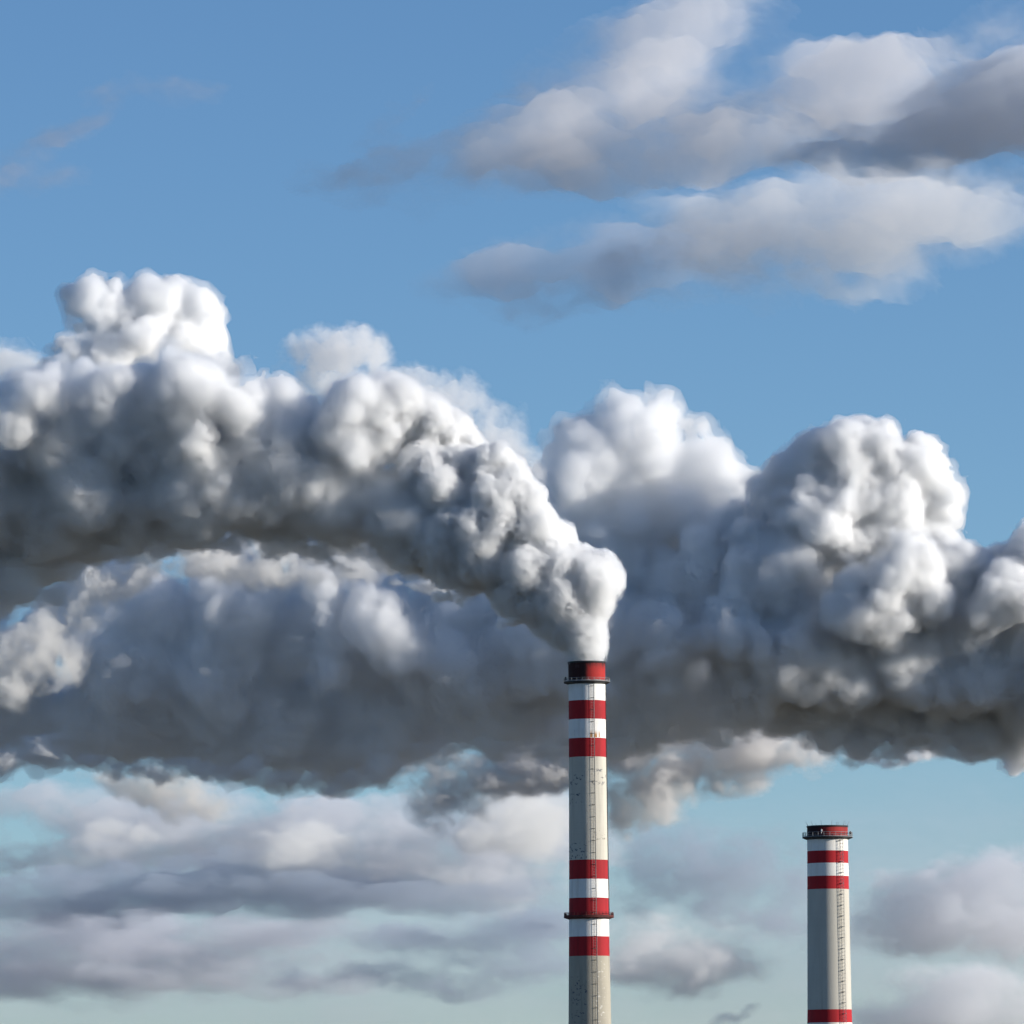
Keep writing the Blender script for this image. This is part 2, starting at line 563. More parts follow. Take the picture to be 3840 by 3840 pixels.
class Chimney:
    def __init__(s, label, px, ytop, Y, rows):
        s.Y = Y
        top = at(px, ytop, Y)
        s.root = bpy.data.objects.new('chimney', None)
        s.root.location = (top.x, Y, 0)
        COL.objects.link(s.root)
        thing(s.root, label, 'chimney', 'red and white banded chimneys')
        s.px = px
        s.rows = sorted((s.z(y), r * mpp(Y)) for y, r in rows)

    def z(s, y):
        return at(s.px, y, s.Y).z

    def r(s, z):
        R = s.rows
        if z <= R[0][0]:
            return R[0][1] + (R[0][0] - z) * .028
        for (z0, r0), (z1, r1) in zip(R, R[1:]):
            if z <= z1:
                return r0 + (r1 - r0) * (z - z0) / (z1 - z0)
        return R[-1][1]

    def section(s, name, y0, y1, mat, label=None):
        z1 = s.z(y0); z0 = s.z(y1) if y1 is not None else 0.0
        k = 2 if y1 is not None else 8
        prof = [(s.r(z0 + (z1 - z0) * i / (k - 1)), z0 + (z1 - z0) * i / (k - 1)) for i in range(k)]
        ob = link(lathe(name, prof, 128), mat, s.root)
        if label:
            ob['label'] = label
        return ob

    def platform(s, y, over, thick, rail_h, mat, rails=(.5, 1.0), nposts=28, brack=False, toe=.15, railmat=None):
        z = s.z(y); r = s.r(z); ro = r + over
        ri = r + .003
        pf = link(lathe('platform', [(ri, z - thick * .5), (ri, z + .02), (ro, z + .02), (ro, z - .18), (ro - .12, z - .2), (ri + .12, z - thick)], 96, True), mat, s.root)
        rm = railmat or mat
        for f in rails:
            pts = [pol(ro - .06, a, z + rail_h * f) for a in range(0, 361, 5)]
            link(tubes('railing', [pts], .04, 5), rm, pf)
        link(lathe('toe_board', [(ro - .04, z + .023), (ro - .01, z + .023), (ro - .01, z + .02 + toe), (ro - .04, z + .02 + toe)], 96, True), rm, pf)
        pm = tubes('rail_post', [[(0, 0, 0), (0, 0, rail_h + .03)]], .045, 5)
        for k in range(nposts):
            o = link(pm, rm if k == 0 else None, pf, 'rail_post')
            o.location = pol(ro - .06, k * 360 / nposts + 3, z + .02)
        if brack:
            bm = bmesh.new()
            vs = [bm.verts.new(v) for v in ((-.06, 0, 0), (.06, 0, 0), (.06, -over + .15, 0), (-.06, -over + .15, 0), (-.06, 0, -over * .8), (.06, 0, -over * .8))]
            for f in ((0, 1, 2, 3), (0, 4, 5, 1), (3, 2, 5, 4), (0, 3, 4), (1, 5, 2)):
                bm.faces.new([vs[i] for i in f])
            me = bm_mesh('bracket', bm)
            for k in range(20):
                o = link(me, mat if k == 0 else None, pf, 'bracket')
                a = k * 18 + 5
                o.location = pol(r + .01, a, z - thick - .005); o.rotation_euler.z = math.radians(a)
        return pf

    def lamp(s, th, y, over, hgt, mat):
        """red obstruction lamp: post, housing with a domed lens and a hood"""
        z = s.z(y); r = s.r(z) + over
        p = pol(r, th, z + .02)
        bm = bmesh.new()
        tube_bm(bm, [p, p + Vector((0, 0, hgt * .45))], .06, 6)
        c = p + Vector((0, 0, hgt * .45))
        q = []
        for k, (rr, zz) in enumerate(((.16, 0), (.24, .05), (.24, hgt * .3), (.2, hgt * .42), (.1, hgt * .52), (.02, hgt * .55))):
            q.append([bm.verts.new(c + Vector((rr * math.cos(a * math.pi / 5), rr * math.sin(a * math.pi / 5), zz))) for a in range(10)])
        for a, b in zip(q, q[1:]):
            for k in range(10):
                bm.faces.new((a[k], a[(k + 1) % 10], b[(k + 1) % 10], b[k]))
        bm.faces.new(q[0][::-1]); bm.faces.new(q[-1])
        return link(bm_mesh('obstruction_lamp', bm), mat, s.root)

    def ladder(s, th, half, off, ytop, ybot, gap, mat, cage=False):
        z1 = s.z(ytop); z0 = s.z(ybot)
        zs = np.linspace(z0, z1, 24)
        def P(dx, o, z):
            t = math.radians(th); r = s.r(z) + o
            return Vector((r * math.sin(t) + dx * math.cos(t), -r * math.cos(t) + dx * math.sin(t), z))
        lad = link(tubes('ladder', [[P(sg * half, off, z) for z in zs] for sg in (-1, 1)], .024, 4), mat, s.root)
        rg = link(tubes('rungs', [[P(-half, off, z), P(half, off, z)] for z in np.arange(z0, z1, .6)], .015, 4), mat, lad)
        rg['kind'] = 'stuff'
        zz = np.arange(z1 - .6, z0, -gap)
        for k, z in enumerate(zz):
            bm = bmesh.new()
            for sg in (-1, 1):
                tube_bm(bm, [P(sg * half, -.02, z), P(sg * half, off + .02, z)], .05, 4)
            tube_bm(bm, [P(-half - .1, off, z), P(half + .1, off, z)], .05, 4)
            link(bm_mesh('standoff', bm), STEEL, lad)
        if cage:
            for k, z in enumerate(np.arange(z1 - .6, z0, -gap / 3)):
                pts = []
                for a in np.linspace(-90, 90, 9):
                    ar = math.radians(a)
                    pts.append(P(.36 * math.sin(ar), off + .62 * math.cos(ar), z))
                link(tubes('cage_hoop', [pts], .05 if k % 3 == 0 else .025, 4), mat, lad)
            bars = []
            for a in (-60, -20, 20, 60):
                ar = math.radians(a)
                bars.append([P(.36 * math.sin(ar), off + .62 * math.cos(ar), z) for z in zs])
            cb = link(tubes('cage_bars', bars, .025, 4), mat, lad)
            cb['kind'] = 'stuff'
        return lad


def z_of(px, y, Y):
    return at(px, y, Y).z


# --- chimney that smokes
C1 = Chimney('tall weathered chimney with two platforms and white steam pouring from its top', 2200, 2482, 1500.0,
             [(2482, 69.5), (2640, 69.3), (2850, 70), (3100, 71.6), (3300, 73), (3440, 74.6), (3600, 76.6), (3840, 79.8)])
zc = C1.z
RED = paint('red_paint', (.37, .016, .022), (.25, .016, .019), (.36, .09, .08))
WHITE = paint('white_paint', (.82, .80, .76), (.66, .63, .58), (.45, .42, .38))
WHITE_RUST = paint('rust_streaked_white_paint', (.82, .80, .76), (.66, .63, .58), (.45, .42, .38), rust=(zc(2769), zc(2738), -.3, 3.0))
RED_SOOT_SHADE = paint('sooty_shaded_red_paint', (.38, .024, .02), (.24, .018, .018), (.36, .12, .09), soot_shade=(zc(2515), zc(2484), 1.5, .3))
PALE = concrete('weathered_whitewash', (.55, .515, .435), (.50, .465, .39), (.34, .32, .275),
                [(zc(2950), zc(2930), .2, 4.5, .50, (.17, .17, .17)), (zc(2900), zc(2884), .9, 3.6, .52, (.18, .18, .18)),
                 (zc(2925), zc(2895), .2, 4.4, .56, (.15, .15, .15)), (zc(3155), zc(3110), .3, 4.2, .56, (.25, .24, .2)),
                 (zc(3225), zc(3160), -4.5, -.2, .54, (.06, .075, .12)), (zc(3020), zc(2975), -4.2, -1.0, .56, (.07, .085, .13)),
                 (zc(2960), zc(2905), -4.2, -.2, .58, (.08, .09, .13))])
RAW = concrete('bare_concrete', (.40, .365, .29), (.34, .31, .25), (.22, .21, .18),
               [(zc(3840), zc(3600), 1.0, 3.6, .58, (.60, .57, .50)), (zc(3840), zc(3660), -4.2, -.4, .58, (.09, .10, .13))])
INNER = flat('flue_lining', (.03, .028, .026), .9)

C1.section('red_cap', 2483.5, 2553, RED_SOOT_SHADE, 'sooty red steel cap around the flue with its shaded left painted black')
C1.section('white_band', 2553, 2629, WHITE)
C1.section('red_band', 2629, 2699, RED)
C1.section('white_band', 2699, 2770, WHITE_RUST, 'white band with rust streaks above its lower edge')
C1.section('red_band', 2770, 2840.5, RED)
C1.section('concrete_shaft', 2840.5, 3226, PALE, 'long pale weathered middle of the shaft')
C1.section('red_band', 3226, 3298, RED)
C1.section('white_band', 3298, 3368.5, WHITE)
C1.section('red_band', 3368.5, 3443, RED)
C1.section('white_band', 3443, 3513, WHITE)
C1.section('red_band', 3513, 3586, RED)
C1.section('concrete_shaft', 3586, None, RAW, 'bare grey concrete lower shaft')
zt = zc(2483.5); rt = C1.r(zt)
link(lathe('top_rim', [(rt + .004, zt - .35), (rt + .14, zt - .3), (rt + .14, zt + .06), (rt - .45, zt + .06), (rt - .45, zt - .3)], 128), STEEL, C1.root)
link(lathe('flue', [(rt - .455, zt - 9), (rt - .455, zt + .02)], 96), INNER, C1.root)
C1.platform(2558, 1.05, .55, .75, STEEL, rails=(.5, 1.0), nposts=24, railmat=GALV)
C1.platform(3439, 1.12, .5, .95, RUSTSTEEL, rails=(.35, .68, 1.0), nposts=36, toe=.3)
for th in (-84, 84):
    C1.lamp(th, 2558, .62, 1.15, STEEL)
for th in (-88, 88):
    C1.lamp(th, 3439, .80, .8, STEEL)
C1.ladder(15.5, .3, .13, 2566, 3990, 2.62, PALE_STEEL)
link(tubes('conduit', [[pol(C1.r(z) + .12, 84, z) for z in np.linspace(zc(3430), zc(2566), 30)]], .09, 6), STEEL, C1.root)
link(tubes('conduit', [[pol(C1.r(z) + .06, 22, z) for z in np.linspace(zc(3990), zc(2566), 30)]], .04, 5), GALV, C1.root)

# --- idle chimney on the right
Y2 = 1400.0
C2 = Chimney('shorter wider chimney with lightning rods and no smoke', 3102.5, 3097, Y2,
             [(3097, 76.2), (3200, 76.6), (3335, 77.8), (3560, 79.8), (3787, 82.6)])
z2 = C2.z
WHITE2 = paint('clean_white_paint', (.82, .79, .73), (.74, .70, .63), (.55, .5, .45))
RED2 = paint('bright_red_paint', (.41, .016, .022), (.32, .016, .02), (.38, .08, .07))
RED2_SOOT_SHADE = paint('dull_red_paint', (.32, .028, .026), (.16, .02, .02), (.3, .09, .08), soot_shade=(z2(3112), z2(3085), 1.0, -1.6))
PALE2 = concrete('smooth_concrete', (.53, .50, .43), (.48, .45, .385), (.36, .335, .28))
C2.section('red_cap', 3098, 3140, RED2_SOOT_SHADE, 'dark sooty red cap with its shaded left painted blacker')
C2.section('white_band', 3140, 3192, WHITE2)
C2.section('red_band', 3192, 3238, RED2)
C2.section('white_band', 3238, 3286.5, WHITE2)
C2.section('red_band', 3286.5, 3335.5, RED2)
C2.section('concrete_shaft', 3335.5, 3786.5, PALE2)
C2.section('red_band', 3786.5, 3835.5, RED2)
C2.section('white_band', 3835.5, 3884, WHITE2)
C2.section('red_band', 3884, 3933, RED2)
C2.section('concrete_shaft', 3933, None, PALE2)
zt2 = z2(3098); rt2 = C2.r(zt2)
link(lathe('top_rim', [(rt2 + .004, zt2 - .3), (rt2 + .1, zt2 - .25), (rt2 + .1, zt2 + .05), (rt2 - .5, zt2 + .05), (rt2 - .5, zt2 - .3)], 128), STEEL, C2.root)
link(lathe('flue', [(rt2 - .505, zt2 - 9), (rt2 - .505, zt2 + .02)], 96), INNER, C2.root)
C2.platform(3140, .98, .5, .95, STEEL, rails=(.5, 1.0), nposts=26, railmat=GALV)
C2.ladder(36, .3, .22, 3142, 4000, 2.22, GALV, cage=True)
for th, L in ((-82, .95), (-50, .9), (-20, 1.05), (10, 1.0), (24, .7), (29, .7), (50, .95), (80, 1.0), (120, .8), (165, .8), (210, .8), (250, .8)):
    b = pol(rt2 - .1, th, zt2 + .04)
    t = pol(rt2 + .12 + .28 * abs(math.sin(math.radians(th))), th, zt2 + L)
    link(tubes('lightning_rod', [[b, t]], .035, 4), GALV, C2.root)
C2.lamp(80, 3140, .55, 1.2, STEEL)
bm = bmesh.new()
p = pol(C2.r(z2(3118)) + .12, -19, z2(3118))
box_bm(bm, p, (.22, .3, .5), math.radians(-19))
tube_bm(bm, [p + Vector((0, 0, -.55)), p + Vector((0, 0, .3))], .05, 5)
lp = link(bm_mesh('wall_lamp', bm), flat('lamp_white', (.85, .85, .83), .4, .05), C2.root)
log('chimneys')

# ------------------------------------------------------------------ steam plumes
YP = 1500.0
P1 = [  # column above the flue
    (2200, 2512, 60, 0, 0), (2200, 2488, 63, 0, 0), (2200, 2464, 70, 0, 0), (2199, 2442, 78, 0, 0), (2196, 2420, 84, 0, 4), (2186, 2380, 96, 0), (2160, 2330, 122, 0), (2120, 2275, 140, 0), (2060, 2270, 125, 0), (2212, 2295, 76, -20),
    (2225, 2240, 92, -30), (2262, 2187, 84, -20), (2240, 2130, 76, 0), (2190, 2170, 105, -40), (2100, 2200, 125, -20), (2120, 2120, 100, -30), (2040, 2340, 62, 0), (2085, 2390, 45, 0), (2180, 2080, 55, 10),
    # rising shoulder
    (2070, 2060, 110, 0), (2000, 1990, 130, -10), (1950, 1890, 115, 0), (1930, 1800, 100, 10), (1945, 1735, 60, 10), (1880, 1730, 80, 0),
    (1800, 1760, 100, -20), (1720, 1740, 90, -10), (1960, 2130, 130, -30), (1850, 2130, 120, -20), (1780, 2010, 150, -40), (1850, 1900, 140, -30),
    (1720, 2170, 70, 0), (1900, 2250, 65, 0), (1690, 2235, 34, 0), (1650, 2235, 24, 0), (1720, 2255, 26, 0), (1930, 2320, 40, 0), (1880, 2345, 22, 0), (2010, 2290, 80, 0),
    (1650, 1980, 150, -40), (1650, 1850, 130, -50), (1560, 1930, 150, -30), (1580, 1760, 110, -30),
    (1760, 2120, 130, 0), (1690, 2060, 140, 0), (1900, 2190, 105, 0), (1990, 2240, 100, 0), (1610, 2060, 100, 0),
    # bright upper billows, each stepping out towards the camera as it lies further left
    (1750, 1650, 80, 110), (1680, 1610, 90, 90), (1600, 1580, 115, 70), (1500, 1540, 120, 40), (1400, 1550, 125, 0), (1310, 1540, 105, -40), (1440, 1650, 140, 20), (1330, 1680, 130, -40), (1240, 1620, 110, -80),
    (1480, 1470, 50, 60), (1290, 1480, 50, 0),
    (1300, 1900, 180, 60), (1450, 1930, 150, 40), (1150, 1860, 180, 60), (1000, 1850, 180, 60), (1560, 2000, 130, 0), (880, 1600, 140, 40), (770, 1610, 130, 40), (960, 1560, 120, 20),
    # long dark body
    (1420, 1880, 180, 0), (1250, 1840, 190, -20), (1080, 1800, 200, -20), (1150, 1660, 130, 20), (980, 1640, 130, 0), (1090, 1620, 110, -40), (900, 1800, 200, 0), (750, 1780, 230, -30),
    (1130, 1520, 75, 90), (1050, 1480, 95, 70), (950, 1450, 95, 40), (850, 1540, 120, 0), (800, 1420, 90, 10), (700, 1470, 140, -30), (640, 1330, 45, -30), (660, 1400, 75, -30),
    (820, 1500, 130, 30), (930, 1530, 120, 30), (1060, 1560, 120, 30), (760, 1440, 100, 40), (890, 1440, 85, 60), (1000, 1470, 80, 60), (1150, 1560, 90, 60),
    (580, 1620, 150, -60), (620, 1520, 90, -80), (700, 1650, 130, -120), (480, 1640, 150, -60), (400, 1560, 110, -90), (500, 1830, 200, 0), (380, 1500, 70, -60), (450, 1470, 50, -60),
    (700, 1560, 140, 40), (560, 1480, 110, 40), (300, 1800, 230, -40), (330, 1950, 170, 0), (180, 1650, 150, -60), (150, 1900, 230, -40), (250, 1560, 110, -40), (60, 1600, 120, -100), (130, 1500, 70, -80),
    (200, 1440, 75, 60), (270, 1420, 70, 90), (100, 1480, 70, 40), (20, 1530, 70, 20), (330, 1450, 60, 90),
    (20, 2050, 220, -20), (-120, 1800, 280, 0), (-150, 2080, 230, 0), (-250, 1900, 260, 0), (-380, 1950, 280, 0), (140, 2080, 130, 0),
]


def fray(path, Y, seed, density, col, rx=110, ry=42, depth=14, w=.9):
    """thin torn vapour along the lower edge of a plume"""
    b = [(x, y, rx, ry, 0, w) for x, y in path]
    return lens('frayed_underside', b, Y, depth, 120, .85, seed, step=4, stretch=1.3, warp=.5, power=1.2), vol_mat('torn_steam', density, .2, col)


def plume(label, parts):
    """one drifting plume: the freshly risen head and the older trail behind it are its parts"""
    root = bpy.data.objects.new('smoke_plume', None)
    COL.objects.link(root)
    thing(root, label, 'smoke plume', 'steam plumes')
    for me, mat in parts:
        link(me, mat, root)
    return root


def mouth(P, k):
    # near the rim the jet is still as wide as the flue, only finely ruffled
    q = np.clip((P[:, 2] - at(2200, 2490, YP).z) / (220 * mpp(YP)), 0, 1)
    lo = (.12, .2, .45, .8, 1.0)[k]
    return lo + (1 - lo) * q


colm = [l for l in P1 if l[0] > 1480 and not (l[0] < 1560 and len(l) > 3 and l[3] > 50)]
trail = [l for l in P1 if l[0] < 1650]
rec = dict(x0=1900, recede=.11, hi=(1480, -.08), y0=1800, under=.8, xu=1700)
a_me = billow('steam_column', lobes(colm, YP, 3, nsub=13, frac=(.22, .42), **rec),   .28, [(8, 1.5), (3.8, .5), (1.9, .5), (1.0, .62), (.6, .42)], 3.3,
              mouth, soft=.22, fringe=(.35, 2.2, .55))
b_me = billow('steam_trail', lobes(trail, YP, 4, nsub=6, **rec),   .5, [(15, 3.0), (6.5, 1.2), (3.1, .95), (1.5, .8)], 4.1, fringe=(1.2, 4.5, 1.3))
log('plume 1', len(a_me[0].polygons), len(b_me[0].polygons))
plume('thick white steam plume pouring from the taller chimney and bending away leftwards',
      [(a_me[0], vol_mat('dense_steam', 2.5, .72, (.9995, .9995, .9995))), (a_me[1], vol_mat('thin_vapour', .28, .5)), (b_me[0], vol_mat('ageing_steam', 1.1, .65, (.999, .999, .999))), (b_me[1], vol_mat('thin_vapour', .16, .4)),
       fray([(0, 2270), (150, 2210), (300, 2120), (450, 2060), (600, 2025), (750, 2015), (900, 2015), (1050, 2035), (1200, 2055), (1350, 2075), (1500, 2090), (1620, 2170)], 1512, 4.6, .3, (.97, .97, .97), ry=34)])

YQ = 1800.0
P2 = [  # bright tower on the right
    (3150, 1720, 140, -60), (3290, 1700, 130, -20), (3420, 1760, 130, 30), (3500, 1860, 115, 60), (3540, 1950, 75, 70), (3230, 1640, 70, 0), (3340, 1650, 70, 0), (3190, 1610, 40, 0), (3430, 1690, 60, 0),
    (3040, 1800, 130, -50), (2950, 1830, 110, -40), (2870, 1860, 90, -20), (3100, 1950, 190, -60), (3300, 1920, 170, 0), (3440, 2010, 110, 50), (2920, 1780, 50, 0), (3000, 2050, 180, 0),
    (2850, 2030, 150, 0), (2700, 2080, 130, 20), (2760, 1960, 110, 20), (2950, 2150, 150, -60), (2820, 2200, 120, -60), (2620, 2180, 130, 0), (2480, 2150, 110, 30), (2360, 2120, 60, 0),
    # nearer dark heads
    (3400, 2090, 95, -230), (3350, 2180, 110, -250), (3190, 2210, 80, -260), (3170, 2310, 100, -250), (3290, 2310, 140, -220), (3450, 2230, 130, -190), (3560, 2180, 90, -130), (3560, 2060, 80, 0), (3760, 2340, 120, 0),
    (3640, 2150, 80, 0), (3740, 2110, 80, 0), (3830, 2060, 70, 0), (3900, 2050, 100, 0), (3720, 2260, 90, -230), (3700, 2300, 80, -220), (3840, 2240, 90, -230), (3770, 2200, 130, -150), (3880, 2110, 130, -100), (3640, 2130, 90, -60), (3600, 2330, 120, -60), (3900, 2200, 140, -60),
    (2950, 2420, 170, -60), (3100, 2500, 170, -60), (2780, 2350, 150, -60),
    # body
    (2700, 2350, 200, 0), (2950, 2400, 220, 0), (3150, 2480, 200, 0), (3380, 2480, 200, 0), (3620, 2500, 210, 0), (3850, 2500, 220, 0), (4050, 2450, 260, 0), (4250, 2400, 260, 0),
    (2500, 2350, 210, 0), (2300, 2400, 230, 0), (2100, 2420, 240, 0), (1900, 2470, 220, 0), (1700, 2440, 210, 0), (1500, 2400, 210, 0), (1300, 2380, 210, 0), (1100, 2380, 200, 0), (920, 2400, 190, 0),
    (750, 2420, 190, 0), (580, 2460, 180, 0), (430, 2520, 170, 0), (260, 2590, 160, 0), (100, 2660, 140, 0), (-60, 2680, 150, 0), (-200, 2700, 160, 0),
    (250, 2420, 120, 0), (120, 2500, 120, 0), (20, 2580, 120, 0), (150, 2420, 110, 0), (-60, 2560, 140, 0), (0, 2470, 130, -60), (100, 2430, 120, -60), (-120, 2480, 150, -60), (50, 2490, 110, 0), (330, 2370, 120, 0), (420, 2310, 120, 0), (560, 2250, 120, 0), (860, 2070, 150, 300), (1170, 2070, 150, 300), (940, 2090, 150, 300), (1030, 2170, 160, 200), (60, 2310, 130, 300), (-60, 2380, 150, 200), (2080, 2680, 120, 60), (2210, 2680, 120, 60), (1950, 2680, 110, 60), (0, 2360, 120, 250), (180, 2230, 120, 250), (400, 2120, 110, 250), (640, 2060, 110, 250), (900, 2040, 110, 250), (1150, 2060, 110, 250), (1350, 2090, 110, 200), (1680, 2160, 140, 20), (1850, 2190, 150, 20), (1560, 2180, 130, 120), (620, 2400, 150, 40), (1110, 2600, 180, 60), (560, 2330, 130, 0), (420, 2400, 120, 0), (300, 2480, 120, 0), (180, 2570, 110, 0), (700, 2270, 130, 0), (880, 2260, 130, 0), (60, 2640, 100, 0), (2600, 2640, 120, 150), (2400, 2680, 120, 150), (2950, 2640, 90, 100),
    (2300, 2200, 150, 0), (1200, 2250, 150, 0), (1000, 2260, 130, 0), (1450, 2250, 150, 150), (1700, 2260, 150, 0), (1900, 2280, 170, 0), (2080, 2250, 170, 0), (820, 2300, 130, 0), (640, 2370, 120, 0),
    (800, 2560, 150, 0), (1000, 2580, 160, 0), (1200, 2600, 160, 0), (1380, 2590, 160, 0), (650, 2570, 140, 0), (3200, 2140, 110, 60), (3650, 2690, 100, 0), (3000, 2550, 120, 0), (3450, 2350, 140, 0), (2820, 2480, 150, 0),
    # dark underside
    (3850, 2640, 170, 0), (3680, 2660, 150, 0), (3500, 2620, 130, 0), (3320, 2640, 150, 0), (3400, 2660, 130, 0), (3180, 2680, 120, 0), (3060, 2590, 130, 0), (2900, 2540, 140, 0), (2720, 2570, 160, 0), (2500, 2550, 200, 0),
    (2280, 2560, 200, 0), (2080, 2570, 200, 0), (1880, 2570, 200, 0), (1680, 2580, 210, 0), (1500, 2640, 190, 0), (1340, 2690, 190, 0), (1200, 2740, 180, 0), (1060, 2720, 190, 0), (920, 2700, 180, 0),
    (760, 2660, 190, 0), (620, 2640, 190, 0), (460, 2680, 170, 0), (320, 2670, 170, 0), (160, 2670, 140, 0), (20, 2680, 140, 0), (-120, 2700, 150, 0), (3840, 2830, 22, 0), (3825, 2860, 13, 0), (3880, 2780, 60, 0), (3230, 2780, 40, 0), (3660, 2790, 40, 0),
]


def low_smooth(P, k):
    # the underside of the old trail is level, only finely frayed
    q = np.clip((P[:, 2] - at(1500, 2800, YQ).z) / (300 * mpp(YQ)), 0, 1)
    lo = (.55, .35, .9, 1.3)[k]
    return lo + (1 - lo) * q


head = [l for l in P2 if l[0] > 2750]
trail = [l for l in P2 if l[0] < 2960 and l[1] > 2060]
rec = dict(x0=3000, recede=.13, y0=2450, under=1.0)
a_me = billow('steam_head', lobes(head, YQ, 8, **rec), .6, [(12, 2.6), (5.2, 1.15), (2.6, .9), (1.3, .65)], 7.1, fringe=(1.2, 5, 1.4))
b_me = billow('steam_trail', lobes(trail, YQ, 9, nsub=5, **rec), .78, [(20, 7), (10, 4.6), (5, 2.2), (2.4, .9)], 6.4, low_smooth, fringe=(2.2, 8, 2.6))
log('plume 2', len(a_me[0].polygons), len(b_me[0].polygons))
plume('broad grey steam plume drifting behind both chimneys from the right edge, dark underneath',
      [(a_me[0], vol_mat('drifting_steam', 1.3, .65, (.999, .999, .999))), (a_me[1], vol_mat('thin_vapour', .16, .4)), (b_me[0], vol_mat('grey_steam', .42, .35, (.992, .992, .9925))), (b_me[1], vol_mat('thin_vapour', .09, .3, (.99, .99, .99))),
       fray([(0, 2820), (150, 2780), (300, 2830), (450, 2855), (600, 2850), (750, 2860), (900, 2870), (1050, 2900), (1200, 2920), (1350, 2890), (1450, 2840), (1600, 2780), (1800, 2780), (2000, 2780), (2150, 2780), (2300, 2770), (2450, 2760), (2600, 2740), (2800, 2700), (2900, 2680), (3050, 2740), (3180, 2800), (3300, 2780), (3400, 2755), (3480, 2750), (3560, 2770), (3640, 2800), (3760, 2800), (3850, 2840)], 1815, 6.6, .28, (.96, .96, .96), rx=100)])

YR = 1815.0
P3 = [(2210, 1710, 120, -40), (2270, 1800, 140, -30), (2330, 1580, 95, 0), (2250, 1560, 70, -30), (2480, 1580, 95, 60), (2310, 1530, 60, 0), (2470, 1545, 65, 60), (2585, 1620, 70, 90), (2400, 1700, 190, 20), (2180, 1650, 90, -60), (2130, 1760, 110, -80),
      (2150, 1850, 150, -70), (2560, 1720, 120, 80), (2640, 1780, 115, 70), (2740, 1805, 65, 80), (2700, 1860, 120, 70), (2300, 1950, 220, 0), (2550, 1950, 200, 60), (2400, 2150, 220, 60), (2650, 2050, 200, 90),
      (2080, 1980, 150, -60), (2820, 1810, 45, 80), (2670, 1730, 60, 70), (2600, 1680, 80, 70)]
me = billow('steam_head', lobes(P3, YR, 5), .75, [(13, 3.6), (6.5, 2.2), (3.2, 1.2), (1.7, .6)], 1.9, fringe=(1.8, 6, 2.0))
plume('soft greyish white steam head rising between the two chimneys behind the plumes', [(me[0], vol_mat('soft_steam', .4, .5, (.9995, .9995, .9995))), (me[1], vol_mat('thin_vapour', .1, .3))])
P5 = [(430, 1150, 80, -55), (340, 1150, 85, -80), (400, 1230, 110, -70), (540, 1160, 95, -20), (620, 1150, 108, 10), (690, 1145, 100, 40), (760, 1225, 90, 60), (800, 1295, 68, 80), (500, 1300, 160, -40), (300, 1285, 95, -110), (650, 1320, 150, 20), (400, 1400, 160, -60),
      (780, 1400, 120), (300, 1400, 120), (600, 1480, 150)]
me = billow('steam_head', lobes(P5, 1700, 7), .6, [(12, 3.0), (6, 2.0), (3, 1.1), (1.6, .6)], 2.6, fringe=(1.3, 5, 1.5))
plume('tall white steam tower with two heads above the left end of the front plume', [(me[0], vol_mat('white_steam', .8, .5, (.9995, .9995, .9995))), (me[1], vol_mat('thin_vapour', .15, .3))])
log('plumes done')

# ------------------------------------------------------------------ clouds
GC = 'clouds in the sky'


def cloud(label, blobs, Y, depth, L, amp, seed, density, col=(.997, .997, .997), **k):
    me = lens('cloud', blobs, Y, depth, L, amp, seed, **k)
    return thing(link(me, vol_mat('cloud_vapour', density, .1, col)), label, 'cloud', GC)


cloud('long pale cloud streak across the upper right sky with a tapering left end',
      [(1320, 600, 220, 65, 20, .7), (1450, 430, 170, 50, 45, .55), (1700, 560, 400, 105, 15, 1.1), (2150, 450, 450, 165, 25, 1.3), (2480, 210, 440, 200, 42, 1.4), (2650, 570, 700, 120, 5, 1.0), (2720, 30, 150, 120, 40, .8),
       (3050, 430, 450, 150, 15, 1.0), (3450, 200, 350, 120, 20, .9), (3500, 480, 350, 100, 5, .8), (3000, 300, 300, 110, 20, .8), (3300, 320, 400, 140, 15, .9), (2500, 620, 500, 80, 0, .7)], 5200, 210, 420, .65, 1.3, .009, step=9, stretch=1.5, power=1.75, col=(.93, .925, .94))
cloud('dark blue grey cloud at the right edge above the bright topped cloud',  # low colour stands in for this cloud lying in shade
      [(3550, 470, 480, 170, 8, 1.3), (3900, 380, 350, 190, 10, 1.6), (4400, 380, 450, 260, 0, 2.2), (3300, 590, 350, 70, 4, .9)], 5000, 260, 420, .5, 2.7, .0125, col=(.78, .81, .865), step=9, stretch=1.5, power=1.5)  # dense unseen mass past the right edge added to keep sun off
cloud('blue grey cloud tongue stretching left from the bright topped cloud',
      [(1830, 1040, 260, 85, 10, 1.2), (2200, 980, 380, 125, 8, 1.5), (2600, 930, 350, 140, 5, 1.4)], 4800, 200, 400, .5, 5.4, .0085, step=9, stretch=1.5, power=1.5, col=(.62, .69, .80))  # dark end of the bank; its shade is put into the colour
cloud('bright topped cloud right of the blue grey tongue under the long streak',
      [(2750, 920, 380, 160, 5, 1.1), (3150, 800, 420, 140, 8, 1.6), (3520, 850, 300, 120, 10, 1.2), (3150, 1080, 300, 80, 10, .6)],
      4700, 200, 400, .55, 4.4, .0105, step=9, stretch=1.5, power=1.5, col=(.985, .985, .988))
cloud('very thin pinkish cloud wisp near the upper left edge',
      [(60, 600, 300, 80, 30, .5), (300, 440, 260, 60, 30, .4), (250, 680, 180, 50, 5, .35), (650, 360, 260, 60, 5, .25)], 5400, 90, 300, .9, 7.7, .010, step=9, col=(.66, .62, .64))
